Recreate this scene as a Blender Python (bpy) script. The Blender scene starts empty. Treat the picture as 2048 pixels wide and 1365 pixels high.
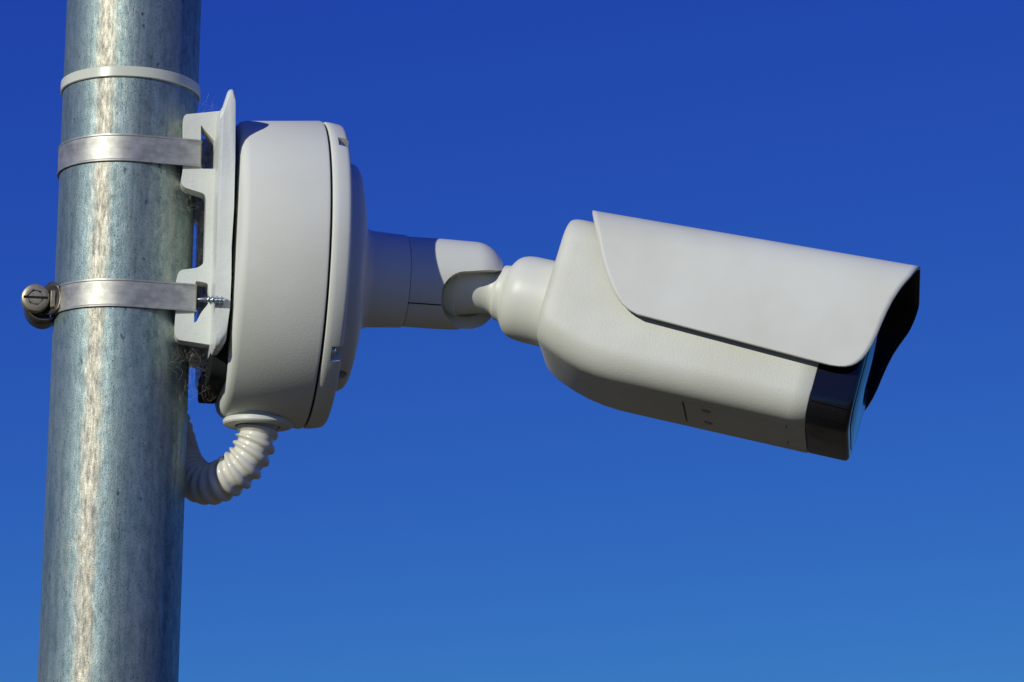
import bpy, bmesh, math, random
from mathutils import Vector, Matrix, noise
from math import radians as R, sin, cos, tan, pi, sqrt, atan2
random.seed(7)
scene = bpy.context.scene
C = scene.collection

# ------------------------------------------------------------------ camera, sky, sun, exposure
S = 1.0 / 3000.0            # one modelling unit in metres
F = 5920.0                  # focal length in modelling units (photo is 2048 units wide)
CAM = Vector((0, 0, 1.6))
PITCH, ROLL = R(12.0), R(-0.6)
cd = bpy.data.cameras.new("camera"); cam = bpy.data.objects.new("camera", cd); C.objects.link(cam)
cd.sensor_width = 36; cd.lens = F / 2048 * 36; cd.clip_start = 0.01; cd.clip_end = 3000
cam.location = CAM
CAMROT = Matrix.Rotation(R(90) + PITCH, 3, 'X') @ Matrix.Rotation(ROLL * -1, 3, 'Z')
cam.rotation_euler = CAMROT.to_euler()
scene.camera = cam

SUN_AZ, SUN_EL = R(-37.2), R(22.5)     # azimuth measured from -Y, negative = to the left
sdir = Vector((sin(SUN_AZ) * cos(SUN_EL), -cos(SUN_AZ) * cos(SUN_EL), sin(SUN_EL)))
sl = bpy.data.lights.new("sun", 'SUN'); sl.energy = 3.0; sl.angle = R(0.5); sl.color = (1.0, 0.985, 0.87)
so = bpy.data.objects.new("sun", sl); C.objects.link(so)
so.rotation_euler = sdir.to_track_quat('Z', 'Y').to_euler()
so.location = (-2, -2, 4)

w = bpy.data.worlds.new("World"); scene.world = w; w.use_nodes = True
nt = w.node_tree; nt.nodes.clear()
out = nt.nodes.new('ShaderNodeOutputWorld'); bg = nt.nodes.new('ShaderNodeBackground')
sky = nt.nodes.new('ShaderNodeTexSky'); sky.sky_type = 'NISHITA'; sky.sun_disc = False
sky.sun_elevation = SUN_EL; sky.sun_rotation = atan2(sdir.x, sdir.y)
sky.altitude = 1800; sky.air_density = 1.0; sky.dust_density = 0.0; sky.ozone_density = 5.0
sep = nt.nodes.new('ShaderNodeSeparateColor'); comb = nt.nodes.new('ShaderNodeCombineColor')
SKY_GRADE = ((.130, .95), (.380, 1.19), (.575, .44))      # deep polarised blue: gain and power per channel
nt.links.new(sky.outputs[0], sep.inputs[0])
for i, (kk, gg) in enumerate(SKY_GRADE):
    p_ = nt.nodes.new('ShaderNodeMath'); p_.operation = 'POWER'; p_.inputs[1].default_value = gg
    q_ = nt.nodes.new('ShaderNodeMath'); q_.operation = 'MULTIPLY'; q_.inputs[1].default_value = kk * 10 * 0.1 ** gg
    r_ = nt.nodes.new('ShaderNodeMath'); r_.operation = 'MINIMUM'; r_.inputs[1].default_value = (.50, 2.1, 5.4)[i]   # haze line at the horizon
    nt.links.new(sep.outputs[i], p_.inputs[0]); nt.links.new(p_.outputs[0], q_.inputs[0]); nt.links.new(q_.outputs[0], r_.inputs[0]); nt.links.new(r_.outputs[0], comb.inputs[i])
bg.inputs[1].default_value = 0.1
L = nt.links.new
L(comb.outputs[0], bg.inputs[0]); L(bg.outputs[0], out.inputs[0])
scene.view_settings.view_transform = 'Standard'; scene.view_settings.look = 'None'
scene.view_settings.exposure = 0; scene.view_settings.gamma = 1; scene.view_settings.use_curve_mapping = False
scene.render.engine = 'CYCLES'

# ------------------------------------------------------------------ frames (places where things stand)
class Frame:
    """orthonormal frame in world space, lengths in modelling units"""
    def __init__(s, o, a, b, c): s.o, s.a, s.b, s.c = o, a.normalized(), b.normalized(), c.normalized()
    def w(s, a, b, c): return s.o + (s.a * a + s.b * b + s.c * c) * S
    def at(s, px, py, c=0.0):
        """local (a, b) of a measured outline point lying in the plane at depth c of this frame"""
        d = CAMROT @ Vector(((px - 1024) / F, (682.5 - py) / F, -1))
        p0 = s.o + s.c * (c * S)
        t = (p0 - CAM).dot(s.c) / d.dot(s.c)
        v = (CAM + d * t - s.o) / S
        return v.dot(s.a), v.dot(s.b)
def pix(v):
    q = CAMROT.transposed() @ (v - CAM)
    return 1024 + F * q.x / -q.z, 682.5 - F * q.y / -q.z
Z = Vector((0, 0, 1))
POLE = CAM + CAMROT @ Vector(((246 - 1024) / F, (682.5 - 590) / F, -1)) * F * S
YAW = R(10.5)
a0 = Vector((cos(YAW), sin(YAW), 0)); c0 = Vector((sin(YAW), -cos(YAW), 0))
P = Frame(POLE, a0, Z, c0)                        # pole frame: a to the right along the arm, b up, c towards the viewer
ba, bb = P.at(623, 551, 0)
dip = R(0.9)
a1 = a0 * cos(dip) - Z * sin(dip); b1 = Z * cos(dip) + a0 * sin(dip)
A = Frame(P.w(ba, bb, 0) - a1 * ba * S, a1, b1, c0)     # arm frame: its a axis is the axis of the round box
balla, ballb = A.at(946, 577, 0)
CY, CP, CR = R(9.0), R(14.8), R(7.5)
u = Vector((cos(CY) * cos(CP), -sin(CY) * cos(CP), -sin(CP)))
side = u.cross(Z).normalized() 
up = side.cross(u).normalized()
if side.y > 0: side = -side
wv = side * cos(CR) + up * (-sin(CR) * 0) 
# roll: underside turns towards the viewer -> side vector tips upward, up vector tips towards viewer's far side
cw = side * cos(CR) + up * sin(CR)
cu = up * cos(CR) - side * sin(CR)
K = Frame(A.w(balla, 0, 0), u, cu, cw)            # camera frame: a = optical axis, b = up, c = towards the viewer
# line of sight in K for silhouettes
vd = (K.o - CAM).normalized(); PHI = atan2(vd.dot(K.b), -vd.dot(K.c))

# ------------------------------------------------------------------ node helpers
def mat(name):
    m = bpy.data.materials.new(name); m.use_nodes = True
    n = m.node_tree; return m, n, n.nodes['Principled BSDF']
def N(n, t, **k):
    x = n.nodes.new(t)
    for a, b in k.items():
        if a in x.inputs.keys(): x.inputs[a].default_value = b
        else: setattr(x, a, b)
    return x
def coords(n, scale=(1, 1, 1)):
    g = n.nodes.new('ShaderNodeTexCoord'); m = n.nodes.new('ShaderNodeMapping')
    m.inputs['Scale'].default_value = scale; n.links.new(g.outputs['Object'], m.inputs[0]); return m
def noise_tex(n, vec, scale, detail=4, rough=0.55):
    x = N(n, 'ShaderNodeTexNoise', Scale=scale, Detail=detail, Roughness=rough); n.links.new(vec.outputs[0], x.inputs['Vector']); return x
def ramp(n, src, stops):
    r = n.nodes.new('ShaderNodeValToRGB'); e = r.color_ramp.elements
    while len(e) < len(stops): e.new(0.5)
    for i, (p, c) in enumerate(stops):
        e[i].position = p; e[i].color = (c, c, c, 1) if isinstance(c, (int, float)) else (*c, 1)
    n.links.new(src, r.inputs[0]); return r
def mixc(n, fac, c1, c2, mode='MIX'):
    m = n.nodes.new('ShaderNodeMixRGB'); m.blend_type = mode
    for i, v in ((0, fac), (1, c1), (2, c2)):
        if hasattr(v, 'links'): n.links.new(v, m.inputs[i])
        elif isinstance(v, (int, float)): m.inputs[i].default_value = v if i == 0 else (v, v, v, 1)
        else: m.inputs[i].default_value = (*v, 1)
    return m.outputs[0]
def bump(n, b, src, strength, dist):
    x = N(n, 'ShaderNodeBump', Strength=strength, Distance=dist); n.links.new(src, x.inputs['Height'])
    n.links.new(x.outputs[0], b.inputs['Normal']); return x

def white_coat(name, col, rough, grain, strength, specks=0.0, spec=0.5, dist=0.0002, stain=0.06):
    m, n, b = mat(name); v = coords(n)
    big = noise_tex(n, v, 14, 3); fine = noise_tex(n, v, grain, 3, 0.6)
    r = ramp(n, big.outputs[0], [(0.35, tuple(c * (1 - stain) * (1, .985, .95)[i] for i, c in enumerate(col))), (0.65, col)])
    colo = r.outputs[0]
    if specks:
        sp = noise_tex(n, v, 900, 2, 0.5); sr = ramp(n, sp.outputs[0], [(0.24, 0.55), (0.29, 1.0)])
        colo = mixc(n, specks, colo, sr.outputs[0], 'MULTIPLY')
    n.links.new(colo, b.inputs['Base Color'])
    b.inputs['Roughness'].default_value = rough; b.inputs['Specular IOR Level'].default_value = spec
    bump(n, b, fine.outputs[0], strength, dist)
    return m
M = {}
M['coat'] = white_coat('white_powder_coat', (.70, .715, .63), .6, 650, .2, .3, .35, .0005)
M['camera_coat'] = white_coat('camera_white_coat', (.65, .66, .575), .45, 1300, .6, .35, .45, .0004, .10)
M['hood_coat'] = white_coat('hood_white_plastic', (.635, .65, .59), .5, 1500, .35, .15, .4, .0003, .10)
M['smooth_white'] = white_coat('smooth_white_plastic', (.70, .715, .635), .42, 900, .2, .1, .45, .0003)
M['cast'] = white_coat('cast_white_paint', (.74, .77, .71), .36, 260, .6, .35, .5, .0006, .14)
M['conduit'] = white_coat('ivory_conduit_plastic', (.74, .72, .61), .2, 500, .05, .0, .5)
M['nylon'] = white_coat('nylon', (.66, .68, .56), .28, 300, .05, .0)
for q in ('nylon',): 
    bq = M[q].node_tree.nodes['Principled BSDF']; bq.inputs['Subsurface Weight'].default_value = .3; bq.inputs['Subsurface Radius'].default_value = (.004, .004, .003)
def plain(name, col, rough, metal=0, spec=.5, coat=0):
    m, n, b = mat(name); v = coords(n); nz = noise_tex(n, v, 350, 4)
    r = ramp(n, nz.outputs[0], [(.3, tuple(c * .8 for c in col)), (.7, tuple(min(1, c * 1.15) for c in col))])
    n.links.new(r.outputs[0], b.inputs['Base Color']); b.inputs['Roughness'].default_value = rough
    b.inputs['Metallic'].default_value = metal; b.inputs['Specular IOR Level'].default_value = spec
    b.inputs['Coat Weight'].default_value = coat; return m
M['black'] = plain('black_paint', (.006, .006, .007), .6, 0, .25)
M['rubber'] = plain('black_rubber', (.012, .012, .012), .8, 0, .2)
M['seam'] = plain('dark_seam', (.02, .018, .015), .8, 0, .1)
M['bolt'] = plain('dull_bolt_steel', (.37, .33, .235), .42, .55)
M['bolt_dark'] = plain('tarnished_steel', (.15, .125, .10), .42, .75)
M['zinc_screw'] = plain('bright_zinc', (.55, .62, .63), .3, .9)
M['brass'] = plain('brass', (.45, .33, .15), .35, .9)
M['web'] = plain('spider_silk', (.7, .62, .48), .7, 0, .2)
# dark glossy window of the camera, dusty
m, n, b = mat('smoked_glossy_plastic'); v = coords(n)
d1 = noise_tex(n, v, 1100, 3, .6); dr = ramp(n, d1.outputs[0], [(.62, (.006, .006, .008)), (.78, (.035, .033, .04))])
n.links.new(dr.outputs[0], b.inputs['Base Color']); b.inputs['Roughness'].default_value = .07
b.inputs['Specular IOR Level'].default_value = .6
M['glass'] = m
# galvanised pole
m, n, b = mat('galvanised_steel')
v = coords(n); vs = coords(n, (1, 1, .4)); vs2 = coords(n, (1, 1, .03)); vs3 = coords(n, (1, 1, .5))
streak = noise_tex(n, vs2, 170, 6, .65); mott = noise_tex(n, vs, 240, 6, .78); fine = noise_tex(n, v, 1000, 4, .7); blot = noise_tex(n, vs, 30, 5, .65)
c = ramp(n, mott.outputs[0], [(.30, (.17, .235, .235)), (.5, (.29, .375, .36)), (.70, (.43, .50, .46))]).outputs[0]
c = mixc(n, .6, c, ramp(n, streak.outputs[0], [(.3, .5), (.5, .95), (.7, 1.2)]).outputs[0], 'MULTIPLY')
c = mixc(n, .75, c, ramp(n, blot.outputs[0], [(.33, (.72, .82, .92)), (.5, (.95, .98, 1.0)), (.68, (1.1, 1.06, .98))]).outputs[0], 'MULTIPLY')
c = mixc(n, .85, c, ramp(n, fine.outputs[0], [(.34, .2), (.45, 1.0)]).outputs[0], 'MULTIPLY')
# small dark scabs
scab = ramp(n, noise_tex(n, vs3, 210, 3, .5).outputs[0], [(.26, .35), (.31, 1.0)]).outputs[0]
c = mixc(n, .9, c, scab, 'MULTIPLY')
# weld strip: a band of grainy brownish zinc running down the near side (angle round the pole)
g = n.nodes.new('ShaderNodeTexCoord'); sp = n.nodes.new('ShaderNodeSeparateXYZ'); n.links.new(g.outputs['Object'], sp.inputs[0])
at2 = N(n, 'ShaderNodeMath', operation='ARCTAN2'); n.links.new(sp.outputs[0], at2.inputs[0])
neg = N(n, 'ShaderNodeMath', operation='MULTIPLY'); neg.inputs[1].default_value = -1; n.links.new(sp.outputs[1], neg.inputs[0]); n.links.new(neg.outputs[0], at2.inputs[1])
wob = noise_tex(n, vs, 130, 5, .75); wm = N(n, 'ShaderNodeMath', operation='MULTIPLY_ADD'); wm.inputs[1].default_value = .30; n.links.new(wob.outputs[0], wm.inputs[0]); n.links.new(at2.outputs[0], wm.inputs[2])
def band(center, half, soft):
    s1 = N(n, 'ShaderNodeMath', operation='SUBTRACT'); s1.inputs[1].default_value = center + .15; n.links.new(wm.outputs[0], s1.inputs[0])
    ab = N(n, 'ShaderNodeMath', operation='ABSOLUTE'); n.links.new(s1.outputs[0], ab.inputs[0])
    mr = N(n, 'ShaderNodeMapRange'); mr.inputs[1].default_value = half; mr.inputs[2].default_value = half + soft; mr.inputs[3].default_value = 1; mr.inputs[4].default_value = 0
    n.links.new(ab.outputs[0], mr.inputs[0]); return mr.outputs[0]
seamf = band(-.25, .075, .13)
grain = noise_tex(n, coords(n, (1, 1, .22)), 430, 6, .8)
gc = ramp(n, grain.outputs[0], [(.38, (.11, .092, .072)), (.48, (.27, .235, .175)), (.64, (.58, .52, .40))]).outputs[0]
sfm = N(n, 'ShaderNodeMath', operation='MULTIPLY'); sfm.inputs[1].default_value = .78; n.links.new(seamf, sfm.inputs[0])
c = mixc(n, sfm.outputs[0], c, gc)
f2 = band(.80, .05, .12)  # paler strip painted in for light reflected off the bracket, not weld
gate = ramp(n, noise_tex(n, vs2, 30, 4, .6).outputs[0], [(.42, 0.0), (.6, .5)]).outputs[0]
f2m = N(n, 'ShaderNodeMath', operation='MULTIPLY'); n.links.new(f2, f2m.inputs[0]); n.links.new(gate, f2m.inputs[1])
c = mixc(n, f2m.outputs[0], c, (.50, .47, .38))
# rust dots
vo = N(n, 'ShaderNodeTexVoronoi', Scale=38); n.links.new(v.outputs[0], vo.inputs['Vector'])
rd = ramp(n, vo.outputs['Distance'], [(.045, 1.0), (.075, 0.0)]).outputs[0]
rsel = ramp(n, vo.outputs['Color'], [(.82, 0.0), (.84, 1.0)]).outputs[0]
rm = N(n, 'ShaderNodeMath', operation='MULTIPLY'); n.links.new(rd, rm.inputs[0]); n.links.new(rsel, rm.inputs[1])
c = mixc(n, rm.outputs[0], c, (.25, .11, .03))
n.links.new(c, b.inputs['Base Color'])
rr = ramp(n, mott.outputs[0], [(.3, .58), (.7, .42)]).outputs[0]
n.links.new(rr, b.inputs['Roughness']); b.inputs['Metallic'].default_value = .68
hh = mixc(n, .5, fine.outputs[0], grain.outputs[0]); bump(n, b, hh, .5, .0006)
M['pole'] = m
# stainless band
m, n, b = mat('stainless_band'); v = coords(n, (1, 1, 9)); s1 = noise_tex(n, v, 60, 5, .6); v2 = coords(n); s2 = noise_tex(n, v2, 110, 4, .6)
c = ramp(n, s2.outputs[0], [(.35, (.36, .355, .31)), (.6, (.52, .51, .45))]).outputs[0]
c = mixc(n, .22, c, ramp(n, s1.outputs[0], [(.4, .6), (.6, 1.1)]).outputs[0], 'MULTIPLY')
rs = ramp(n, noise_tex(n, v2, 55, 5, .7).outputs[0], [(.66, 0.0), (.74, .8)]).outputs[0]
c = mixc(n, rs, c, (.28, .17, .08))
n.links.new(c, b.inputs['Base Color']); b.inputs['Metallic'].default_value = .7; b.inputs['Roughness'].default_value = .5
bump(n, b, s1.outputs[0], .05, .0003)
M['steel'] = m
m, n, b = mat('dry_grass_ground'); v = coords(n); s1 = noise_tex(n, v, 3, 6); s2 = noise_tex(n, v, .05, 4)
c = ramp(n, s1.outputs[0], [(.3, (.08, .07, .027)), (.7, (.19, .155, .07))]).outputs[0]
c = mixc(n, .5, c, ramp(n, s2.outputs[0], [(.4, .6), (.6, 1.1)]).outputs[0], 'MULTIPLY')
n.links.new(c, b.inputs['Base Color']); b.inputs['Roughness'].default_value = .95
M['ground'] = m

# ------------------------------------------------------------------ object helpers
def thing(name, loc, label, cat, group=None):
    o = bpy.data.objects.new(name, None); C.objects.link(o); o.location = loc; o.empty_display_size = .02
    o['label'] = label; o['category'] = cat
    if group: o['group'] = group
    return o
def obj(name, bm, m, parent=None, origin=None, smooth=True, angle=32, mats=None):
    """link bm (world coordinates) as one mesh object; origin = object origin in the world"""
    if parent is not None and origin is None: origin = Vector(parent.matrix_basis.translation)
    if parent is not None:
        # absolute place of the parent chain
        pass
    origin = Vector(origin) if origin is not None else Vector((0, 0, 0))
    bmesh.ops.recalc_face_normals(bm, faces=bm.faces)
    me = bpy.data.meshes.new(name)
    bm.transform(Matrix.Translation(-origin)); bm.to_mesh(me); bm.free()
    o = bpy.data.objects.new(name, me); C.objects.link(o)
    if mats: [me.materials.append(x) for x in mats]
    else: me.materials.append(m)
    if smooth:
        for p in me.polygons: p.use_smooth = True
        me.set_sharp_from_angle(angle=R(angle))
    if parent is not None:
        o.parent = parent; o.location = origin - ABS[parent.name] if parent.name in ABS else origin - parent.location
        ABS[o.name] = origin
    else:
        o.location = origin; ABS[o.name] = origin
    return o
ABS = {}
def root(name, loc, *a, **k):
    o = thing(name, loc, *a, **k); ABS[o.name] = Vector(loc); return o
def lathe(fr, prof, n=96, ctr=(0, 0), axis='a', bm=None, cap=True):
    """revolve [(along, radius)] round an axis of the frame; ctr = the two other coordinates"""
    bm = bm or bmesh.new(); rows = []
    for (t, r) in prof:
        row = []
        if r < 1e-6:
            row = [bm.verts.new(pt(fr, axis, t, ctr[0], ctr[1]))]
        else:
            for i in range(n):
                th = 2 * pi * i / n
                row.append(bm.verts.new(pt(fr, axis, t, ctr[0] + r * cos(th), ctr[1] + r * sin(th))))
        rows.append(row)
    for r0, r1 in zip(rows, rows[1:]):
        if len(r0) == 1 and len(r1) == 1: continue
        for i in range(n):
            j = (i + 1) % n
            if len(r0) == 1: bm.faces.new((r0[0], r1[i], r1[j]))
            elif len(r1) == 1: bm.faces.new((r0[i], r0[j], r1[0]))
            else: bm.faces.new((r0[i], r0[j], r1[j], r1[i]))
    if cap:
        for r in (rows[0], rows[-1]):
            if len(r) > 1: bm.faces.new(r)
    return bm
def pt(fr, axis, t, p, q):
    if axis == 'a': return fr.w(t, p, q)
    if axis == 'b': return fr.w(p, t, q)
    return fr.w(p, q, t)
def prism(fr, poly, c0_, c1_, bm=None):
    bm = bm or bmesh.new()
    v0 = [bm.verts.new(fr.w(a, b, c0_)) for a, b in poly]; v1 = [bm.verts.new(fr.w(a, b, c1_)) for a, b in poly]
    bm.faces.new(v0); bm.faces.new(v1[::-1]); k = len(poly)
    for i in range(k): bm.faces.new((v0[i], v0[(i + 1) % k], v1[(i + 1) % k], v1[i]))
    return bm
def rounded(poly, r, k=4):
    """round the corners of a polygon"""
    o = []; n_ = len(poly)
    for i in range(n_):
        p0, p1, p2 = Vector(poly[i - 1]), Vector(poly[i]), Vector(poly[(i + 1) % n_])
        d0, d1 = (p0 - p1), (p2 - p1); rr_ = min(r, d0.length * .45, d1.length * .45)
        q0, q1 = p1 + d0.normalized() * rr_, p1 + d1.normalized() * rr_
        for j in range(k + 1):
            t = j / k; o.append(tuple(q0 * (1 - t) ** 2 + p1 * 2 * t * (1 - t) + q1 * t * t))
    return o
def box(fr, a0_, a1_, b0_, b1_, c0_, c1_, bm=None):
    return prism(fr, [(a0_, b0_), (a1_, b0_), (a1_, b1_), (a0_, b1_)], c0_, c1_, bm)
def bevel(o, width, seg=3, angle=35):
    md = o.modifiers.new('bevel', 'BEVEL'); md.width = width * S; md.segments = seg; md.limit_method = 'ANGLE'; md.angle_limit = R(angle)
    md.harden_normals = False; return o
def bake(o):
    dg = bpy.context.evaluated_depsgraph_get(); dg.update()
    me = bpy.data.meshes.new_from_object(o.evaluated_get(dg)); old = o.data; o.modifiers.clear(); o.data = me; bpy.data.meshes.remove(old)
    return o
def cut(o, bms, angle=32):
    for bm in bms:
        bmesh.ops.recalc_face_normals(bm, faces=bm.faces)
        me = bpy.data.meshes.new('cutter'); bm.to_mesh(me); bm.free(); k = bpy.data.objects.new('cutter', me); C.objects.link(k)
        md = o.modifiers.new('cut', 'BOOLEAN'); md.operation = 'DIFFERENCE'; md.object = k; md.solver = 'EXACT'
        dg = bpy.context.evaluated_depsgraph_get(); bake(o); bpy.data.objects.remove(k); bpy.data.meshes.remove(me)
    for p in o.data.polygons: p.use_smooth = True
    o.data.set_sharp_from_angle(angle=R(angle))
    return o
def ray_tube(pts, rad, sides=3, bm=None):
    """thin strand through world points"""
    bm = bm or bmesh.new(); rings = []
    for i, p in enumerate(pts):
        d = (pts[min(i + 1, len(pts) - 1)] - pts[max(i - 1, 0)]).normalized()
        x = d.cross(Vector((.3, .5, .8))).normalized(); y = d.cross(x)
        rings.append([bm.verts.new(p + (x * cos(2 * pi * j / sides) + y * sin(2 * pi * j / sides)) * rad) for j in range(sides)])
    for r0, r1 in zip(rings, rings[1:]):
        for j in range(sides): bm.faces.new((r0[j], r0[(j + 1) % sides], r1[(j + 1) % sides], r1[j]))
    return bm

# ------------------------------------------------------------------ ground (outside the frame, gives the bounce light)
bm = bmesh.new()
for x, y in ((-600, -600), (600, -600), (600, 600), (-600, 600)): bm.verts.new((x, y, 0))
bm.faces.new(bm.verts); g = obj('ground', bm, M['ground']); g['kind'] = 'structure'

# ------------------------------------------------------------------ steel pole
PR = 136.0
bm = lathe(P, [(-POLE.z / S + 1, PR), (-2000, PR), (-900, PR), (0, PR), (900, PR), (1900, PR), (1900, PR - 8), (1860, PR - 8)], 128, (0, 0), 'b')
pole = obj('steel_pole', bm, M['pole'], None, POLE.copy(), angle=50)
pole['label'] = 'tall galvanised steel pole with a grainy seam and rust dots'; pole['category'] = 'pole'

# ------------------------------------------------------------------ cable tie
def zat(px, py, c): return P.at(px, py, c)[1]
zt = zat(262, 143, PR + 3)
prof = [(zt - 10, PR + .4), (zt - 11, PR + 3), (zt - 9.5, PR + 5), (zt + 9.5, PR + 5), (zt + 11, PR + 3), (zt + 10, PR + .4)]
t = root('cable_tie', P.w(0, zt, 0), 'translucent white nylon cable tie looped around the pole above the bracket', 'cable tie')
bm = lathe(P, prof, 160, (0, 0), 'b', cap=False)
# close the inner side
obj('strap', bm, M['nylon'], t)
bm = box(P, 20, 62, zt - 15, zt + 15, -PR - 22, -PR - 1); o = obj('locking_head', bm, M['nylon'], t); bevel(o, 4)
bm = bmesh.new()
box(P, -95, 20, zt - 9, zt + 9, -PR - 9, -PR - 5.5, bm); obj('tail', bm, M['nylon'], t)

# ------------------------------------------------------------------ cast bracket
CW = 122.0       # outer face of the near cheek
def outline(pts, c): return [P.at(x, y, c) for x, y in pts]
cheek = [(371, 229), (442, 222), (450, 222), (450, 688), (432, 692), (355, 680), (350, 668), (353, 560), (357, 545), (363, 540), (396, 536), (409, 526), (413, 400), (409, 388), (368, 375), (362, 366), (366, 338), (367, 236)]
win1 = [(402, 249), (409, 260), (429, 283), (430, 338), (402, 338)]
win2 = [(391, 562), (416, 567), (418, 606), (402, 626), (393, 644), (388, 646)]
br = root('pole_mount_bracket', P.w(200, 0, 0), 'white cast metal bracket with two toothed lugs strapped against the pole', 'bracket')
for sgn, nm in ((1, 'near'), (-1, 'far')):
    p = rounded(outline(cheek, CW), 9)
    ca, cb = (CW - 40, CW) if sgn > 0 else (-CW, -CW + 40)
    o = obj('cheek', prism(P, p, ca, cb), M['cast'], br)
    cut(o, [prism(P, rounded(outline(win1, CW), 5, 3), ca - 20, cb + 20), prism(P, rounded(outline(win2, CW), 5, 3), ca - 20, cb + 20)])
    bevel(o, 4.5, 3, 40)
plate = [(440, 226), (447, 214), (456, 186), (460, 180.5), (467, 180), (471.5, 190), (471, 300), (468, 420), (463, 500), (462.5, 560), (460, 620), (453, 684), (449, 690), (440, 700), (430, 700), (428, 690)]
PW, PRD = 228, 22
pp = rounded([(P.at(x, y, PW)[0], P.at(x, y, PW - PRD)[1]) for x, y in plate], 3, 3)
bmid = (max(q_[1] for q_ in pp) + min(q_[1] for q_ in pp)) / 2
cs = [PW - PRD + PRD * sin(pi / 2 * i / 10) for i in range(11)]; cs = [-c_ for c_ in reversed(cs)] + cs
bm = bmesh.new(); rows = []
for c_ in cs:
    d_ = PRD - sqrt(max(0, PRD ** 2 - (abs(c_) - (PW - PRD)) ** 2)); d_ = min(d_, PRD - 2)
    rows.append([bm.verts.new(P.w(a_, b_ - d_ if b_ > bmid + 100 else (b_ + d_ if b_ < bmid - 200 else b_), c_)) for a_, b_ in pp])
for r0, r1 in zip(rows, rows[1:]):
    for j in range(len(pp)): bm.faces.new((r0[j], r0[(j + 1) % len(pp)], r1[(j + 1) % len(pp)], r1[j]))
bm.faces.new(rows[0]); bm.faces.new(rows[-1][::-1])
o = obj('back_plate', bm, M['cast'], br); bevel(o, 2, 2, 45)
# two ribs along the root of the near cheek
for x0, x1, cc in ((425, 437, CW + 5),):
    pl = outline([(x0 + 4, 240), (x1 + 4, 240), (x1, 676), (x0, 676)], CW)
    for s_ in (1, -1):
        if x0 == 425: pl = outline([(x0 + 4, 372), (x1 + 4, 372), (x1, 536), (x0, 536)], CW)
        o = obj('rib', prism(P, pl, s_ * (CW - 10), s_ * cc), M['cast'], br); bevel(o, 5, 3, 40)

for s_ in (1, -1):
    pl = outline([(440, 236), (448, 232), (442, 684), (434, 684)], 175)
    o = obj('stiffening_rib', prism(P, pl, s_ * 172, s_ * 180), M['cast'], br); bevel(o, 2.5, 2, 40)
    pl = outline([(442, 225), (452, 216), (444, 686), (434, 686)], 200)
    o = obj('stiffening_rib', prism(P, pl, s_ * 208, s_ * 214), M['cast'], br); bevel(o, 2, 2, 40)

# ------------------------------------------------------------------ hose clamps
def clamp_band(zc_left, half=27.5):
    """closed strap: round the pole, then flat over both lugs of the bracket; returns bm"""
    ax, ay = P.at(400, 300, CW)[0] if zc_left > 0 else P.at(390, 590, CW)[0], CW + 2.0
    r = PR + 1.5
    dist = sqrt(ax * ax + ay * ay); th = atan2(ay, ax) + math.acos(r / dist)
    path = []
    k = 72
    for i in range(k + 1):
        q = th + (2 * pi - 2 * th) * i / k; path.append((r * cos(q), r * sin(q)))
    def corner(cx, cy, q0, q1):
        return [(cx + 5 * cos(q0 + (q1 - q0) * i / 5), cy + 5 * sin(q0 + (q1 - q0) * i / 5)) for i in range(6)]
    path += corner(ax - 4, -ay + 5, -pi / 2, 0) + corner(ax - 4, ay - 5, 0, pi / 2)
    return path
def band_mesh(path, z, half, skew=0.0):
    bm = bmesh.new(); prof = [(-half, 0), (-half, 3.2), (-half + 3, 3.4), (-half + 4.5, 2.2), (half - 4.5, 2.2), (half - 3, 3.4), (half, 3.2), (half, 0)]
    n_ = len(path); rings = []
    for i, p in enumerate(path):
        t_ = Vector(path[(i + 1) % n_]) - Vector(path[i - 1]); t_.normalize(); nn = Vector((t_.y, -t_.x))
        if nn.dot(Vector(p) - Vector((30, 0))) < 0: nn = -nn
        rings.append([bm.verts.new(P.w(p[0] + nn.x * d, z + h + skew * p[0], p[1] + nn.y * d)) for h, d in prof])
    for i in range(n_):
        r0, r1 = rings[i], rings[(i + 1) % n_]
        for j in range(len(prof)): bm.faces.new((r0[j], r0[(j + 1) % len(prof)], r1[(j + 1) % len(prof)], r1[j]))
    return bm
z1 = zat(262, 295, PR + 4); z2 = zat(250, 585.5, PR + 4)
grp = 'steel hose clamps around the pole'
t1 = root('hose_clamp', P.w(0, z1, 0), 'stainless steel band clamp through the upper lug, just below the cable tie', 'hose clamp', group=grp)
obj('band', band_mesh(clamp_band(1), z1, 27.5), M['steel'], t1, angle=25)
t2 = root('hose_clamp', P.w(0, z2, 0), 'stainless steel band clamp with a slotted worm screw sticking out left of the pole', 'hose clamp', group=grp)
obj('band', band_mesh(clamp_band(-1), z2, 27.5), M['steel'], t2, angle=25)
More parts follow.
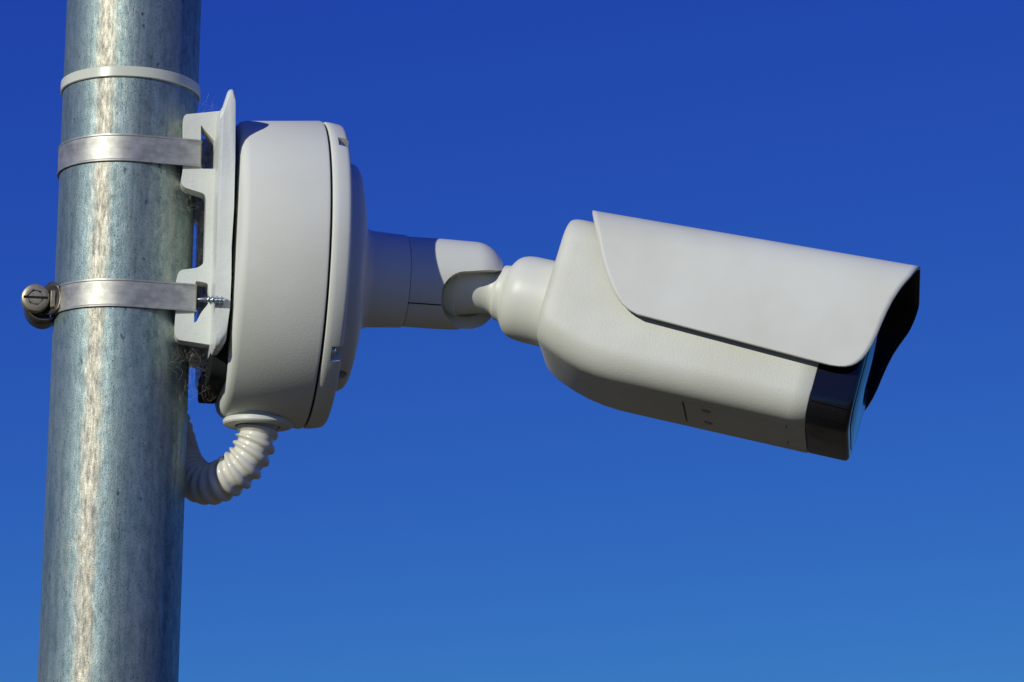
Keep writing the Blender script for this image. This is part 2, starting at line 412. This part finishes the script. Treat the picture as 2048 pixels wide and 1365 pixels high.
def worm(t, z, fr, az):
    """screw housing with its slotted screw: fr is a frame standing on the strap, a outwards, b up, c along the screw"""
    H = fr
    # saddle: arched cover over the screw
    prof_ = []
    bm = bmesh.new()
    outer = [(2, -30)] + [(20 + 24 * cos(q), 24 * sin(q)) for q in [(-pi / 2) + pi * i / 14 for i in range(15)]] + [(2, 30), (-1, 30), (-1, -30)]
    outer = [(2, -27)] + [(22 + 25 * cos(q), 27 * sin(q)) for q in [(-pi / 2) + pi * i / 14 for i in range(15)]] + [(2, 27)]
    o = obj('screw_housing', prism(H, outer, -62, 2), M['bolt_dark'], t); bevel(o, 2, 2)
    # flared tongue of the housing, lying against the strap on the viewer's side
    bm = bmesh.new(); rows = []
    for i in range(9):
        s_ = i / 8; row = []
        for j in range(9):
            v_ = -1 + 2 * j / 8
            hw = 24 + 12 * sin(pi * s_) * (1 if v_ > 0 else .5)
            aa = 10 - 6 * s_ + 7 * (v_ * v_); row.append(bm.verts.new(H.w(aa - 22 * s_, v_ * hw + 2, 4 + 38 * s_)))
        rows.append(row)
    for r0, r1 in zip(rows, rows[1:]):
        for j in range(8): bm.faces.new((r0[j], r0[j + 1], r1[j + 1], r1[j]))
    o = obj('tongue', bm, M['bolt_dark'], t); md = o.modifiers.new('s', 'SOLIDIFY'); md.thickness = 3.5 * S; md.offset = 0
    for q in range(3):   # pressed teeth that grip the strap
        bm = box(H, -6, 3, -18 + 3, 18, 20 + q * 7, 23 + q * 7); o = obj('thread_tooth', bm, M['bolt'], t); bevel(o, 1, 2)
    # lower wing of the housing
    bm = bmesh.new(); rows = []
    for i in range(11):
        q = -pi * .10 - pi * .62 * i / 10; rows.append([bm.verts.new(H.w(16 + 36 * cos(q), 6 + 43 * sin(q), cc)) for cc in (-70, -30, 12)])
    for r0, r1 in zip(rows, rows[1:]):
        for j in range(2): bm.faces.new((r0[j], r0[j + 1], r1[j + 1], r1[j]))
    o = obj('housing_wing', bm, M['bolt_dark'], t); md = o.modifiers.new('s', 'SOLIDIFY'); md.thickness = 4 * S; md.offset = 0
    ctr = (32, 3)
    o = obj('screw_shank', lathe(H, [(-75, 0), (-75, 21), (8, 21)], 24, ctr, 'c'), M['bolt_dark'], t)
    head = obj('screw_head', lathe(H, [(6, 20), (8, 27), (12, 28.5), (26, 28.5), (31, 26.5), (33, 22), (33.5, 19), (33.5, 0)], 48, ctr, 'c'), M['bolt'], t)
    # hexagonal dimple and driver slot
    hexa = [(ctr[0] + 19 * cos(q) , ctr[1] + 19 * sin(q)) for q in [pi / 3 * i + .2 for i in range(6)]]
    bm = bmesh.new(); v0 = [bm.verts.new(H.w(x, y, 40)) for x, y in hexa]; v1 = [bm.verts.new(H.w(ctr[0] + (x - ctr[0]) * .8, ctr[1] + (y - ctr[1]) * .8, 28)) for x, y in hexa]
    bm.faces.new(v0); bm.faces.new(v1[::-1])
    for i in range(6): bm.faces.new((v0[i], v0[(i + 1) % 6], v1[(i + 1) % 6], v1[i]))
    cut(head, [bm, box(H, ctr[0] - 24, ctr[0] + 24, ctr[1] - 2.8, ctr[1] + 2.8, 20, 50)], 30)
    # raised island left inside the dimple with the slot across it
    isl = obj('slot_island', lathe(H, [(24, 0), (24, 14.5), (31, 13.5), (32.5, 12.0), (32.5, 0)], 32, ctr, 'c'), M['bolt'], t)
    cut(isl, [box(H, ctr[0] - 24, ctr[0] + 24, ctr[1] - 2.6, ctr[1] + 2.6, 22, 50)], 30)
H2 = Frame(P.w(-PR - 5, z2 - 2, 20), -a0, Z, c0)
worm(t2, z2, H2, 0)
# the upper clamp's screw sits round the back of the pole
H1 = Frame(P.w(-20, z1, -PR - 5), -c0, Z, a0)
worm(t1, z1, H1, 0)

# ------------------------------------------------------------------ self-tapping screw
tb = zat(418, 600, PW + 5); ta0 = P.at(393, 600, PW + 5)[0]
bm = bmesh.new(); nn_, per = 20, 12
prof = [(ta0, 0), (ta0 + 5, 2.6), (ta0 + 18, 3.8), (ta0 + 24, 5)]
t3 = root('tapping_screw', P.w(ta0 + 30, tb, PW + 5), 'small zinc plated threaded screw poking from the bracket plate beside the lower clamp', 'screw')
rows = []
turns, L_, res = 4.3, 34.0, 16
for i in range(int(turns * res * 2)):
    pass
steps = 80
for i in range(steps + 1):
    s_ = i / steps; aa = ta0 + 20 + L_ * s_; row = []
    for j in range(20):
        th = 2 * pi * j / 20; ph = (s_ * turns + th / (2 * pi)) % 1.0; tri = max(0, 1 - abs(ph - .5) * 3.2)
        r_ = 5.4 + 4.6 * tri * min(1, s_ * 6); row.append(bm.verts.new(P.w(aa, tb + r_ * cos(th), PW + 5 + r_ * sin(th))))
    rows.append(row)
for r0, r1 in zip(rows, rows[1:]):
    for j in range(20): bm.faces.new((r0[j], r0[(j + 1) % 20], r1[(j + 1) % 20], r1[j]))
obj('thread', bm, M['zinc_screw'], t3, angle=60)
obj('tip', lathe(P, [(ta0, 0), (ta0 + 4, 2.4), (ta0 + 15, 4.4), (ta0 + 20.5, 5.2)], 20, (tb, PW + 5), 'a'), M['zinc_screw'], t3)

# ------------------------------------------------------------------ junction box
def al(px, py, c=0.0): return A.at(px, py, c)[0]
abk = al(452, 540, 0); asm = al(623, 549, 0); BR = 313.0
bx = root('junction_box', A.w(asm, 0, 0), 'large round white junction box with a dark seam and a flat lid', 'junction box')
fr_ = abk
prof = [(fr_, 0), (fr_, 282), (fr_ + 3, 292), (fr_ + 9, 298), (fr_ + 18, 301), (asm - 8, BR - .5), (asm - 3, BR - 1.5), (asm - 1.5, BR - 4), (asm - 1.5, BR - 14), (asm - 1.5, 0)]
body = obj('body', lathe(A, prof, 192), M['coat'], bx, angle=40)
obj('seam_gasket', lathe(A, [(asm - 1.4, 0), (asm - 1.4, BR - 8), (asm + 2.9, BR - 8), (asm + 2.9, 0)], 128), M['seam'], bx)
lf = asm + 42
prof = [(asm + 3, 0), (asm + 3, BR - 6), (asm + 3.8, BR - 3.2), (asm + 5.5, BR - 2), (asm + 16, BR - 2.5), (lf - 9, BR - 5.5), (lf - 4, BR - 7.5), (lf - 1.2, BR - 10.5), (lf, BR - 15), (lf, 0)]
lid = obj('lid', lathe(A, prof, 192), M['coat'], bx, angle=40)
# screw recesses in the rim of the lid
def rim_frame(q):   # q = angle round the box, 0 = towards the viewer, 90 = up
    rad = A.b * sin(q) + A.c * cos(q); tan_ = A.b * cos(q) - A.c * sin(q)
    return Frame(A.o, A.a, tan_, rad)
recess = [R(47), R(-42), R(47) + pi, R(-42) + pi]
cutters = [box(rim_frame(q), lf - 23, lf + 10, -18, 15, BR - 34, BR + 20) for q in recess]
cut(lid, cutters, 40)
for q in recess:
    f = rim_frame(q)
    s_ = obj('lid_screw', lathe(f, [(lf - 21.5, 0), (lf - 21.5, 8), (lf - 15, 9), (lf - 13, 7), (lf - 12.5, 0)], 24, (-3, BR - 17), 'a'), M['zinc_screw'], bx)
# round knock-out collar below for the conduit
ga, gb = A.at(516, 846, 0)
gz = -BR + 6
fz = Frame(A.w(ga, 0, 0), A.a, A.b, A.c)
obj('conduit_collar', lathe(fz, [(gz + 30, 0), (gz + 30, 60), (gz + 4, 62), (gz + 2, 68), (gz - 1, 70), (gz - 7, 70), (gz - 10, 67.5), (gz - 11, 62), (gz - 11, 46), (gz + 1, 44), (gz + 1, 0)], 96, (0, 0), 'b'), M['smooth_white'], bx)
gp = root('rubber_pad', A.w(abk - 18, -60, 0), 'black rubber pad squeezed between the bracket and the round box', 'pad')
pd = rounded([(-150, -150), (150, -150), (150, 180), (-150, 180)], 40, 6)
fp = Frame(A.o, A.c, A.b, A.a)
o = obj('pad', prism(fp, [(x, y - 105) for x, y in pd], abk - 34, abk - .6), M['rubber'], gp); bevel(o, 3, 2)
# ------------------------------------------------------------------ corrugated conduit
def smooth_path(pts, n_):
    out_ = []
    k = len(pts)
    for i in range(k - 1):
        p0, p1, p2, p3 = pts[max(i - 1, 0)], pts[i], pts[i + 1], pts[min(i + 2, k - 1)]
        for j in range(n_):
            t_ = j / n_
            out_.append(.5 * ((2 * p1) + (p2 - p0) * t_ + (2 * p0 - 5 * p1 + 4 * p2 - p3) * t_ * t_ + (3 * p1 - p0 - 3 * p2 + p3) * t_ ** 3))
    out_.append(pts[-1]); return out_
def pw(px, py, c): a_, b_ = P.at(px, py, c); return P.w(a_, b_, c)
cp = [fz.w(0, gz + 18, 0), fz.w(-1, gz - 12, 0), pw(511, 884, 0), pw(493, 922, -6), pw(462, 951, -25), pw(424, 968, -62), pw(392, 960, -108), pw(366, 930, -160), pw(350, 880, -210), pw(330, 790, -225), pw(322, 640, -225)]
path = smooth_path(cp, 60)
# arc-length parametrisation
cum = [0]
for p, q in zip(path, path[1:]): cum.append(cum[-1] + (q - p).length / S)
bm = bmesh.new(); rows = []; sides = 56; pitch = 22.0
step = 1.5; total = cum[-1]; k = 0; x = path[1] - path[0]; x = x.cross(A.c).normalized()
s_ = 0
while s_ < total:
    while cum[k + 1] < s_: k += 1
    t_ = (s_ - cum[k]) / (cum[k + 1] - cum[k]); p = path[k].lerp(path[k + 1], t_); d = (path[min(k + 2, len(path) - 1)] - path[max(k - 1, 0)]).normalized()
    x = (x - d * x.dot(d)).normalized(); y = d.cross(x); row = []
    for j in range(sides):
        th = 2 * pi * j / sides; ph = (s_ / pitch + j / sides) % 1.0
        z_ = abs(ph - .5) * 2            # 0 at the ridge
        ridge = max(0.0, 1 - (z_ / .62) ** 2) ** .6 if z_ < .62 else 0
        r_ = 35.0 + 8.0 * ridge; row.append(bm.verts.new(p + (x * cos(th) + y * sin(th)) * r_ * S))
    rows.append(row); s_ += step
for r0, r1 in zip(rows, rows[1:]):
    for j in range(sides): bm.faces.new((r0[j], r0[(j + 1) % sides], r1[(j + 1) % sides], r1[j]))
o = obj('corrugated_conduit', bm, M['conduit'], None, A.w(ga, gz - 60, 0), angle=75)
o['label'] = 'ivory corrugated plastic conduit curving from under the round box to behind the pole'; o['category'] = 'conduit'

# ------------------------------------------------------------------ security camera
sc_ = root('security_camera', K.w(400, 0, 0), 'white bullet security camera with hood, aimed down to the right on its arm', 'security camera')
mf = lf + .5
mtop = al(722, 560, 0)
MR = 233.0
a_n = al(748, 560); a_s = al(808, 565)
prof = [(mf, 0), (mf, MR), (mf + 22, MR - 1), (mf + 32, MR - 6), (mf + 38, MR - 16), (mf + 44, MR - 40), (mf + 51, MR - 80), (mf + 56, 125), (mf + 59, 112), (mf + 64, 103), (mf + 74, 98.5), (a_s - 4, 94.5), (a_s - 1, 93.5), (a_s, 91), (a_s, 0)]
base = obj('mounting_base', lathe(A, prof, 160), M['smooth_white'], sc_, angle=40)
q = R(-58); f = rim_frame(q)
q2 = R(-70); f2_ = rim_frame(q2)
slotp = [(mf - 10, -16), (mf + 14, -16)] + [(mf + 14 + 14 * sin(w_), -16 * cos(w_)) for w_ in [pi * i / 10 for i in range(1, 10)]] + [(mf + 14, 16), (mf - 10, 16)]
cut(base, [prism(f2_, [(a_, b_) for a_, b_ in slotp], MR - 60, MR + 20)], 40)
# swivel housing: tapered tube with a rounded end, opened by a slot on the lower right
br_ = balla
ae = al(1003, 545)
prof = [(a_s + .6, 0), (a_s + .6, 90.5), (a_s + 1.5, 92), (a_s + 60, 92.5), (br_ - 2, 91)]
k_ = 18
e0 = br_ - 2; el = 68
for i in range(1, k_):
    w_ = pi / 2 * i / k_; prof.append((e0 + el * sin(w_), 91 * cos(w_) ** .82))
prof.append((e0 + el, 0))
hous = obj('swivel_housing', lathe(A, prof, 144), M['smooth_white'], sc_, angle=40)
def sph(fr, ctr, r, n_=40):
    bm = bmesh.new(); bmesh.ops.create_uvsphere(bm, u_segments=n_ * 2, v_segments=n_, radius=r * S); bm.transform(Matrix.Translation(fr.w(*ctr))); return bm
sx, sy = A.at(930, 598, 60)
stad = [(sx + 52 * cos(w_), sy + 50 * sin(w_)) for w_ in [pi / 2 + pi * i / 24 for i in range(25)]]
rx0, ry0 = A.at(1040, 654, 60); rx1, ry1 = A.at(1040, 534, 60)
stad += [(rx0, ry0), (rx1, ry1)]
mx, my = A.at(990, 545, 60); stad += [(mx, my)]
cut(hous, [prism(A, stad, -42, 160), sph(A, (balla - 10, 0, 2), 71.5)], 35)
bevel(hous, 4.0, 3, 50)
# parting line of the housing
for s0, s1 in ((811, 884),):
    pa = [A.at(s0, 601.5, 86), A.at(s1, 600, 86)]
# thin groove strip that follows the tube
sa0, sb0 = A.at(811, 602, 85)
sa1, sb1 = A.at(885, 600, 85)
gq = math.asin(max(-1, min(1, sb0 / 92)))
bm = bmesh.new(); rows = []
for i in range(14):
    s_ = i / 13; row = []
    for dq in (-.010, .010):
        row.append(bm.verts.new(A.w(sa0 + (sa1 - sa0) * s_, 92.9 * sin(gq + dq), 92.9 * cos(gq + dq))))
    rows.append(row)
for r0, r1 in zip(rows, rows[1:]): bm.faces.new((r0[0], r0[1], r1[1], r1[0]))
o = obj('parting_line', bm, M['seam'], sc_); md = o.modifiers.new('s', 'SOLIDIFY'); md.thickness = 1.2 * S; md.offset = 0
bprof = [(-14 - 66 * cos(w_), 66 * sin(w_)) for w_ in [R(q_) for q_ in range(0, 84, 3)]]
ball = obj('ball_joint', lathe(K, bprof + [(-21, 65.6), (-19, 64.5), (-19, 0)], 96, (-3, 0)), M['smooth_white'], sc_)
for i in range(9):   # detent teeth round the lower edge of the socket
    w_ = R(-98 + i * 4.2); o = obj('detent', lathe(A, [(60, 0), (60, 1.8), (66.5, 1.8), (66.5, 0)], 8, (balla + 66.5 * cos(w_), 66.5 * sin(w_)), 'c'), M['rubber'], sc_) if False else None
# stem and collar, on the optical axis
cl = K.at(1003, 590, 0)[0]
ce = K.at(1120, 600, 0)[0] + 30
stem = [(-18.5, 0), (-18.5, 64.5), (-12, 62.5), (-4, 60), (6, 57), (18, 53), (30, 49.5), (40, 47.8), (48, 48.2), (53, 50.2), (56, 53), (58, 56.5), (61, 57.5), (69, 58.5), (73, 61), (77, 68), (83, 76), (91, 82), (102, 86), (116, 88), (140, 88.5), (ce, 89), (ce, 0)]
obj('stem_collar', lathe(K, stem, 128), M['smooth_white'], sc_, angle=40)

# body: loft of rounded rectangles along the optical axis
def rrect(vt, vb, hw, rt, rb, k=9):
    """closed section (b, c): starts near top, goes round"""
    pts = []
    for (sc, sb, r, v0) in ((1, 1, rt, vt), (1, -1, rb, vb), (-1, -1, rb, vb), (-1, 1, rt, vt)):
        cx, cy = sc * (hw - r), v0 - sb * r
        a_s_ = {(1, 1): pi / 2, (1, -1): 0, (-1, -1): -pi / 2, (-1, 1): -pi}[(sc, sb)]
        for i in range(k + 1):
            w_ = a_s_ - pi / 2 * i / k; pts.append((cy + r * sin(w_), cx + r * cos(w_)))
    # add mid points on the flats for a better loft
    return pts
def loft(fr, stations, bm=None):
    bm = bm or bmesh.new(); rows = []
    for uu, sec, sh in stations:
        rows.append([bm.verts.new(fr.w(uu + sh * b_, b_, c_)) for b_, c_ in sec])
    for r0, r1 in zip(rows, rows[1:]):
        for j in range(len(r0)): bm.faces.new((r0[j], r0[(j + 1) % len(r0)], r1[(j + 1) % len(r0)], r1[j]))
    bm.faces.new(rows[0]); bm.faces.new(rows[-1][::-1]); return bm
BW = 145.0; RT, RB = 58.0, 58.0
cph, sph_ = cos(PHI), sin(PHI)
def vtop_from(px, py, hw, r):
    """height of the top of a rounded section whose upper outline passes through a measured point"""
    b_ = K.at(px, py, 0)[1]; a_ = K.at(px, py, hw - r)[0]
    # outline ray in (b,c): b*cos+... ; distance of tangent from the axis
    e = b_ * cph
    return a_, (e - (hw - r) * sph_ - r) / cph + r
def vbot_from(px, py, hw, r):
    a_, b_ = K.at(px, py, 0); e = -b_ * cph
    return a_, -((e - (hw - r) * sph_ - r) / cph + r)
_, VT = vtop_from(1168, 444, BW, RT)
ub1, VB1 = vbot_from(1605, 908, BW, RB); ub0, VB0 = vbot_from(1235, 824, BW, RB)
u_re = K.at(1081, 628, BW - 30)[0]
print('K dims', VT, VB0, VB1, 'PHI', math.degrees(PHI), 'u', u_re, ub0, ub1)
def vb_at(uu):
    """underside of the body: rises towards the rear"""
    s_ = uu - u_re; ue = ub0 - u_re
    base_ = VB0 + (VB1 - VB0) * (uu - ub0) / (ub1 - ub0)
    if s_ < ue: 
        x_ = 1 - s_ / ue; base_ = VB0 + 50 * x_ ** 2.2
    return base_
us = K.at(1631, 750, BW)[0]         # seam with the smoked front
st = []
for s_, ins in ((0, 15), (1, 11), (3.5, 7), (8, 4), (14, 2), (22, .7), (38, 0)):
    st.append((u_re + s_, rrect(VT - ins * .45, vb_at(u_re + s_) + ins * .5, BW - ins * 1.25, RT, RB), 0))
k_ = 16
for i in range(1, k_ + 1):
    uu = u_re + 38 + (us - 2 - u_re - 38) * i / k_; st.append((uu, rrect(VT, vb_at(uu), BW, RT, RB), 0))
st.append((us, rrect(VT - 1.5, vb_at(us) + 1.5, BW - 1.5, RT, RB), 0))
cb_ = obj('camera_body', loft(K, st), M['camera_coat'], sc_, angle=50)
# service hatch in the underside with its joint line and two screws
def on_bottom(px, py):
    # intersect with the tilted plane of the underside (b = vb(u))
    d = CAMROT @ Vector(((px - 1024) / F, (682.5 - py) / F, -1)); best = None
    o_ = (CAM - K.o) / S
    du, db, dc = d.dot(K.a), d.dot(K.b), d.dot(K.c); ou, ob, oc = o_.dot(K.a), o_.dot(K.b), o_.dot(K.c)
    t_ = F
    for _ in range(30):
        uu = ou + du * t_; t_ = (vb_at(uu) - ob) / db
    return ou + du * t_, oc + dc * t_
h0 = on_bottom(1366, 803); h1 = on_bottom(1590, 856)
print('hatch', h0, h1, on_bottom(1408, 818), on_bottom(1413, 860))
hu0 = h0[0]; hu1 = us; hw_ = (h0[1] + h1[1]) / 2
hw_ = min(hw_, BW - 30)
def bottom_strip(u0, u1, c0_, c1_, th=2.0, dep=4, m=None, nm='x', n_=10, parent=sc_):
    bm = bmesh.new(); lo, hi = [], []
    for i in range(n_ + 1):
        uu = u0 + (u1 - u0) * i / n_; bb_ = vb_at(uu)
        lo.append([bm.verts.new(K.w(uu, bb_ - th, c0_)), bm.verts.new(K.w(uu, bb_ - th, c1_))]); hi.append([bm.verts.new(K.w(uu, bb_ + dep, c0_)), bm.verts.new(K.w(uu, bb_ + dep, c1_))])
    for i in range(n_):
        bm.faces.new((lo[i][0], lo[i][1], lo[i + 1][1], lo[i + 1][0])); bm.faces.new((hi[i][0], hi[i + 1][0], hi[i + 1][1], hi[i][1]))
        bm.faces.new((lo[i][0], lo[i + 1][0], hi[i + 1][0], hi[i][0])); bm.faces.new((lo[i][1], hi[i][1], hi[i + 1][1], lo[i + 1][1]))
    bm.faces.new((lo[0][0], hi[0][0], hi[0][1], lo[0][1])); bm.faces.new((lo[-1][0], lo[-1][1], hi[-1][1], hi[-1][0]))
    return obj(nm, bm, m, parent, angle=20)
# rounded near edge: the hatch panel wraps the flat part only
fl = BW - RB
hw_ = min(hw_, fl + 4)
cut(cb_, [box(K, hu0 - 3, us + 20, vb_at(us) - 20, vb_at((hu0 + us) / 2) + 14, -hw_ - 1.6, hw_ + 1.6)], 50)
ht = bottom_strip(hu0 + 1.5, us - 1, -hw_, hw_, .3, 13, M['camera_coat'], 'service_hatch')
nt0, nt1 = K.at(1572, 850, 60)[0], us
cut(ht, [box(K, nt0, us + 10, VB1 - 30, VB1 + 40, hw_ - 24, hw_ + 5), box(K, nt0, us + 10, VB1 - 30, VB1 + 40, -hw_ - 5, -hw_ + 24)], 30)
for s_ in (1, -1):
    bottom_strip(nt0 + 2.2, us - 1, s_ * (hw_ - 22), s_ * (hw_ + 1.4), .2, 13, M['camera_coat'], 'hatch_latch', 4, ht)
scu = on_bottom(1410, 820)
for s_ in (1, -1):
    fs = Frame(K.w(scu[0] + 2, vb_at(scu[0]), s_ * (hw_ - 26)), K.a, K.b, K.c)
    o = obj('hatch_screw', lathe(fs, [(4, 0), (4, 10), (-.4, 10), (-1.2, 8), (-1.4, 0)], 28, (0, 0), 'b'), M['bolt'], ht)
    cut(o, [box(fs, -8, 8, -5, 1, -1.2, 1.2), box(fs, -1.2, 1.2, -5, 1, -8, 8)], 30)
# smoked front
uf = K.at(1712, 780, BW)[0]
print('us,uf', us, uf)
def fst(uu, ins, sh=0): return (uu, rrect(VT - ins, vb_at(us) + ins * .9, BW - ins, RT, 52), sh)
sth = 0.0
st = [fst(us + .8, 5), fst(us + 1.2, 3), fst(us + 6, 2.4), fst(uf - 10, 3.5), fst(uf - 4, 4.5), fst(uf - .5, 8), fst(uf + 1, 12), fst(uf + 1.5, 18)]
obj('front_cover', loft(K, st), M['glass'], sc_, angle=50)
st = [fst(uf - 2, 24), fst(uf + 2.4, 24), fst(uf + 3.2, 25.5)]
fg = obj('front_glass', loft(K, st), M['glass'], sc_, angle=30)
# chin joint: thin raised line round the lower part of the cover
fln = obj('chin_trim', box(K, us + 4, uf - 7, VB1 + 36, VB1 + 38, BW - 40, BW - 2.4), M['glass'], sc_)
# a round lens behind the front glass plane, seen only from the side


# hood: bent sheet over the top and both sides
HW = BW + 25; HR = 74.0
hu_r, ht_r = vtop_from(1187, 426, HW, HR)      # top outline, rear
hu_f, ht_f = vtop_from(1832, 537, HW, HR)      # top outline, front
rear = [ (1192, 462), (1201, 508), (1213, 548), (1228, 583), (1243, 606), (1258, 619), (1274, 628)]
front = [(1822, 551), (1810, 565), (1789, 594), (1768, 636), (1752, 674), (1738, 700), (1722, 720), (1702, 731), (1684, 733), (1660, 730)]
def prof_pts(lst):
    o_ = []
    for x, y in lst:
        c_ = HW
        for _ in range(40):      # follow the rounded shoulder of the sheet
            a_, b_ = K.at(x, y, c_); vt_ = ht_r + (ht_f - ht_r) * (a_ - hu_r) / (hu_f - hu_r); e_ = min(HR, max(0, b_ - (vt_ - HR)))
            c_ = .6 * c_ + .4 * (HW - HR + sqrt(HR * HR - e_ * e_))
        o_.append((a_, b_))
    return o_
rp, fp2 = prof_pts(rear), prof_pts(front)
hb0 = rp[-1][1]; hb1 = fp2[-1][1]
print('hood top', hu_r, ht_r, hu_f, ht_f, 'bottom', rp[-1], fp2[-1], 'rear top', rp[0], 'front top', fp2[0])
def lerp_tab(tab, v_):
    """monotone piecewise interpolation with smooth tangents"""
    tab = sorted(tab); k = len(tab)
    if v_ <= tab[0][0]: return tab[0][1]
    if v_ >= tab[-1][0]: return tab[-1][1]
    d = [(tab[i + 1][1] - tab[i][1]) / (tab[i + 1][0] - tab[i][0] + 1e-9) for i in range(k - 1)]
    m_ = [d[0]] + [0 if d[i - 1] * d[i] <= 0 else 2 * d[i - 1] * d[i] / (d[i - 1] + d[i]) for i in range(1, k - 1)] + [d[-1]]
    for i in range(k - 1):
        (x0, y0), (x1, y1) = tab[i], tab[i + 1]
        if x0 <= v_ <= x1:
            h = x1 - x0 + 1e-9; t = (v_ - x0) / h
            return (2 * t ** 3 - 3 * t * t + 1) * y0 + (t ** 3 - 2 * t * t + t) * h * m_[i] + (3 * t * t - 2 * t ** 3) * y1 + (t ** 3 - t * t) * h * m_[i + 1]
def norm(list_, v0, v1, v_top): return [((b_ - v0) / (v_top - v0), a_) for a_, b_ in list_]
# each edge as a function of the relative height t (0 bottom edge, 1 top of the side)
vb_r, vb_f = hb0, hb1
def line(p0, p1, uu): return p0[1] + (p1[1] - p0[1]) * (uu - p0[0]) / (p1[0] - p0[0])
pbot0, pbot1 = (rp[-1][0], hb0), (fp2[-1][0], hb1)
ptop0, ptop1 = (hu_r, ht_r), (hu_f, ht_f)
def vbot(uu): return line(pbot0, pbot1, uu)
def vtop(uu): return line(ptop0, ptop1, uu)
def rel(a_, b_): return (b_ - vbot(a_)) / (vtop(a_) - vbot(a_))
Rt = [(rel(a_, b_), a_) for a_, b_ in rp]; Ft = [(rel(a_, b_), a_) for a_, b_ in fp2]
# on the rounded shoulder the outline is seen over the top, so end the tables at t=1 with the roof line
Rt = [x for x in Rt if x[0] < .93] + [(1.0, hu_r)]; Ft = [x for x in Ft if x[0] < .93] + [(1.0, hu_f + 9)]
Rt[0] = Rt[0]
from bisect import bisect
def hood_mesh():
    bm = bmesh.new(); rows = []
    ts = [0, .006, .015, .03, .05, .08, .12, .17, .23, .30, .37, .44, .51]
    hgt = 330.0
    prof_ = []   # (t or None, c) from near bottom up and over
    nside = [('s', t_) for t_ in ts]
    arc = [('r', i / 14) for i in range(1, 15)]
    top = [('t', s_) for s_ in (.66, .33, 0.0)]
    seq = nside + arc + top
    cols = 60
    def point(kind, val, sgn, s):
        # relative height for the edge tables
        if kind == 's': tt = val
        elif kind == 'r': tt = None
        else: tt = 1.0
        # iterate u: needs height fraction of the arc start
        def height(uu, kind, val):
            vb_, vt_ = vbot(uu), vtop(uu); H_ = vt_ - vb_
            if kind == 's':
                return vb_ + (H_ - HR) * (val / .51), HW
            if kind == 'r':
                w_ = pi / 2 * val; return vt_ - HR + HR * sin(w_), HW - HR + HR * cos(w_)
            return vt_, (HW - HR) * val
        um = 400.0
        for _ in range(3):
            b_, c_ = height(um, kind, val); t_ = rel(um, b_)
            u0 = lerp_tab(Rt, t_); u1 = lerp_tab(Ft, t_); un = u0 + (u1 - u0) * s
            um = un
        b_, c_ = height(um, kind, val); return K.w(um, b_, sgn * c_)
    full = [(k_, v_, 1) for k_, v_ in seq] + [(k_, v_, -1) for k_, v_ in reversed(seq[:-1])]
    for k_, v_, sg in full:
        rows.append([bm.verts.new(point(k_, v_, sg, j / cols)) for j in range(cols + 1)])
    for r0, r1 in zip(rows, rows[1:]):
        for j in range(cols): bm.faces.new((r0[j], r0[j + 1], r1[j + 1], r1[j]))
    return bm
hood = obj('hood', hood_mesh(), None, sc_, angle=60, mats=[M['hood_coat'], M['black'], M['hood_coat']])
md = hood.modifiers.new('s', 'SOLIDIFY'); md.thickness = 6.5 * S; md.offset = -1; md.use_rim = True; md.use_even_offset = True
md.material_offset = 1; md.material_offset_rim = 2
# two spacers that carry the hood on the roof of the body
hv = VT
for uu in (u_re + 170, u_re + 380):
    o = obj('hood_spacer', lathe(K, [(VT - 3, 0), (VT - 3, 14), (vtop(uu) - 5, 14), (vtop(uu) - 5, 0)], 24, (uu, 0), 'b'), M['smooth_white'], sc_)

# ------------------------------------------------------------------ cobwebs
def strands(regions, name, label, origin):
    bm = bmesh.new()
    for (x0, x1, y0, y1, c0_, c1_, cnt, ln) in regions:
        for _ in range(int(cnt * 1.8)):
            px, py, cc = random.uniform(x0, x1), random.uniform(y0, y1), random.uniform(c0_, c1_)
            a_, b_ = P.at(px, py, cc); p = Vector((a_, b_, cc)); d = Vector((random.gauss(0, 1), random.gauss(0, 1.2), random.gauss(0, .5))).normalized()
            l_ = random.uniform(.35, 1) * ln; sag = Vector((random.gauss(0, 2), random.gauss(0, 3), random.gauss(0, 2)))
            pts = [P.w(*(p + d * l_ * (i / 5 - .5) + sag * (1 - (i / 2.5 - 1) ** 2))) for i in range(6)]
            ray_tube(pts, random.uniform(.035, .08) * S, 3, bm)
    o = obj(name, bm, M['web'], None, origin, angle=80); o['kind'] = 'stuff'; o['label'] = label; o['category'] = 'cobweb'
strands([(392, 414, 385, 535, -60, 80, 170, 30), (402, 430, 285, 335, 60, 100, 70, 24), (380, 440, 690, 745, -100, 110, 110, 40),
         (392, 418, 562, 640, 60, 112, 60, 22), (340, 385, 350, 420, 105, 135, 40, 34), (335, 400, 650, 800, 60, 130, 45, 60), (405, 440, 740, 800, -60, 100, 40, 40),
         (395, 435, 205, 230, 60, 120, 4, 60), (462, 474, 380, 600, 130, 170, 30, 20)],
        'cobweb', 'fine dusty cobweb strands strung between the bracket and the pole', P.w(150, 0, 50))
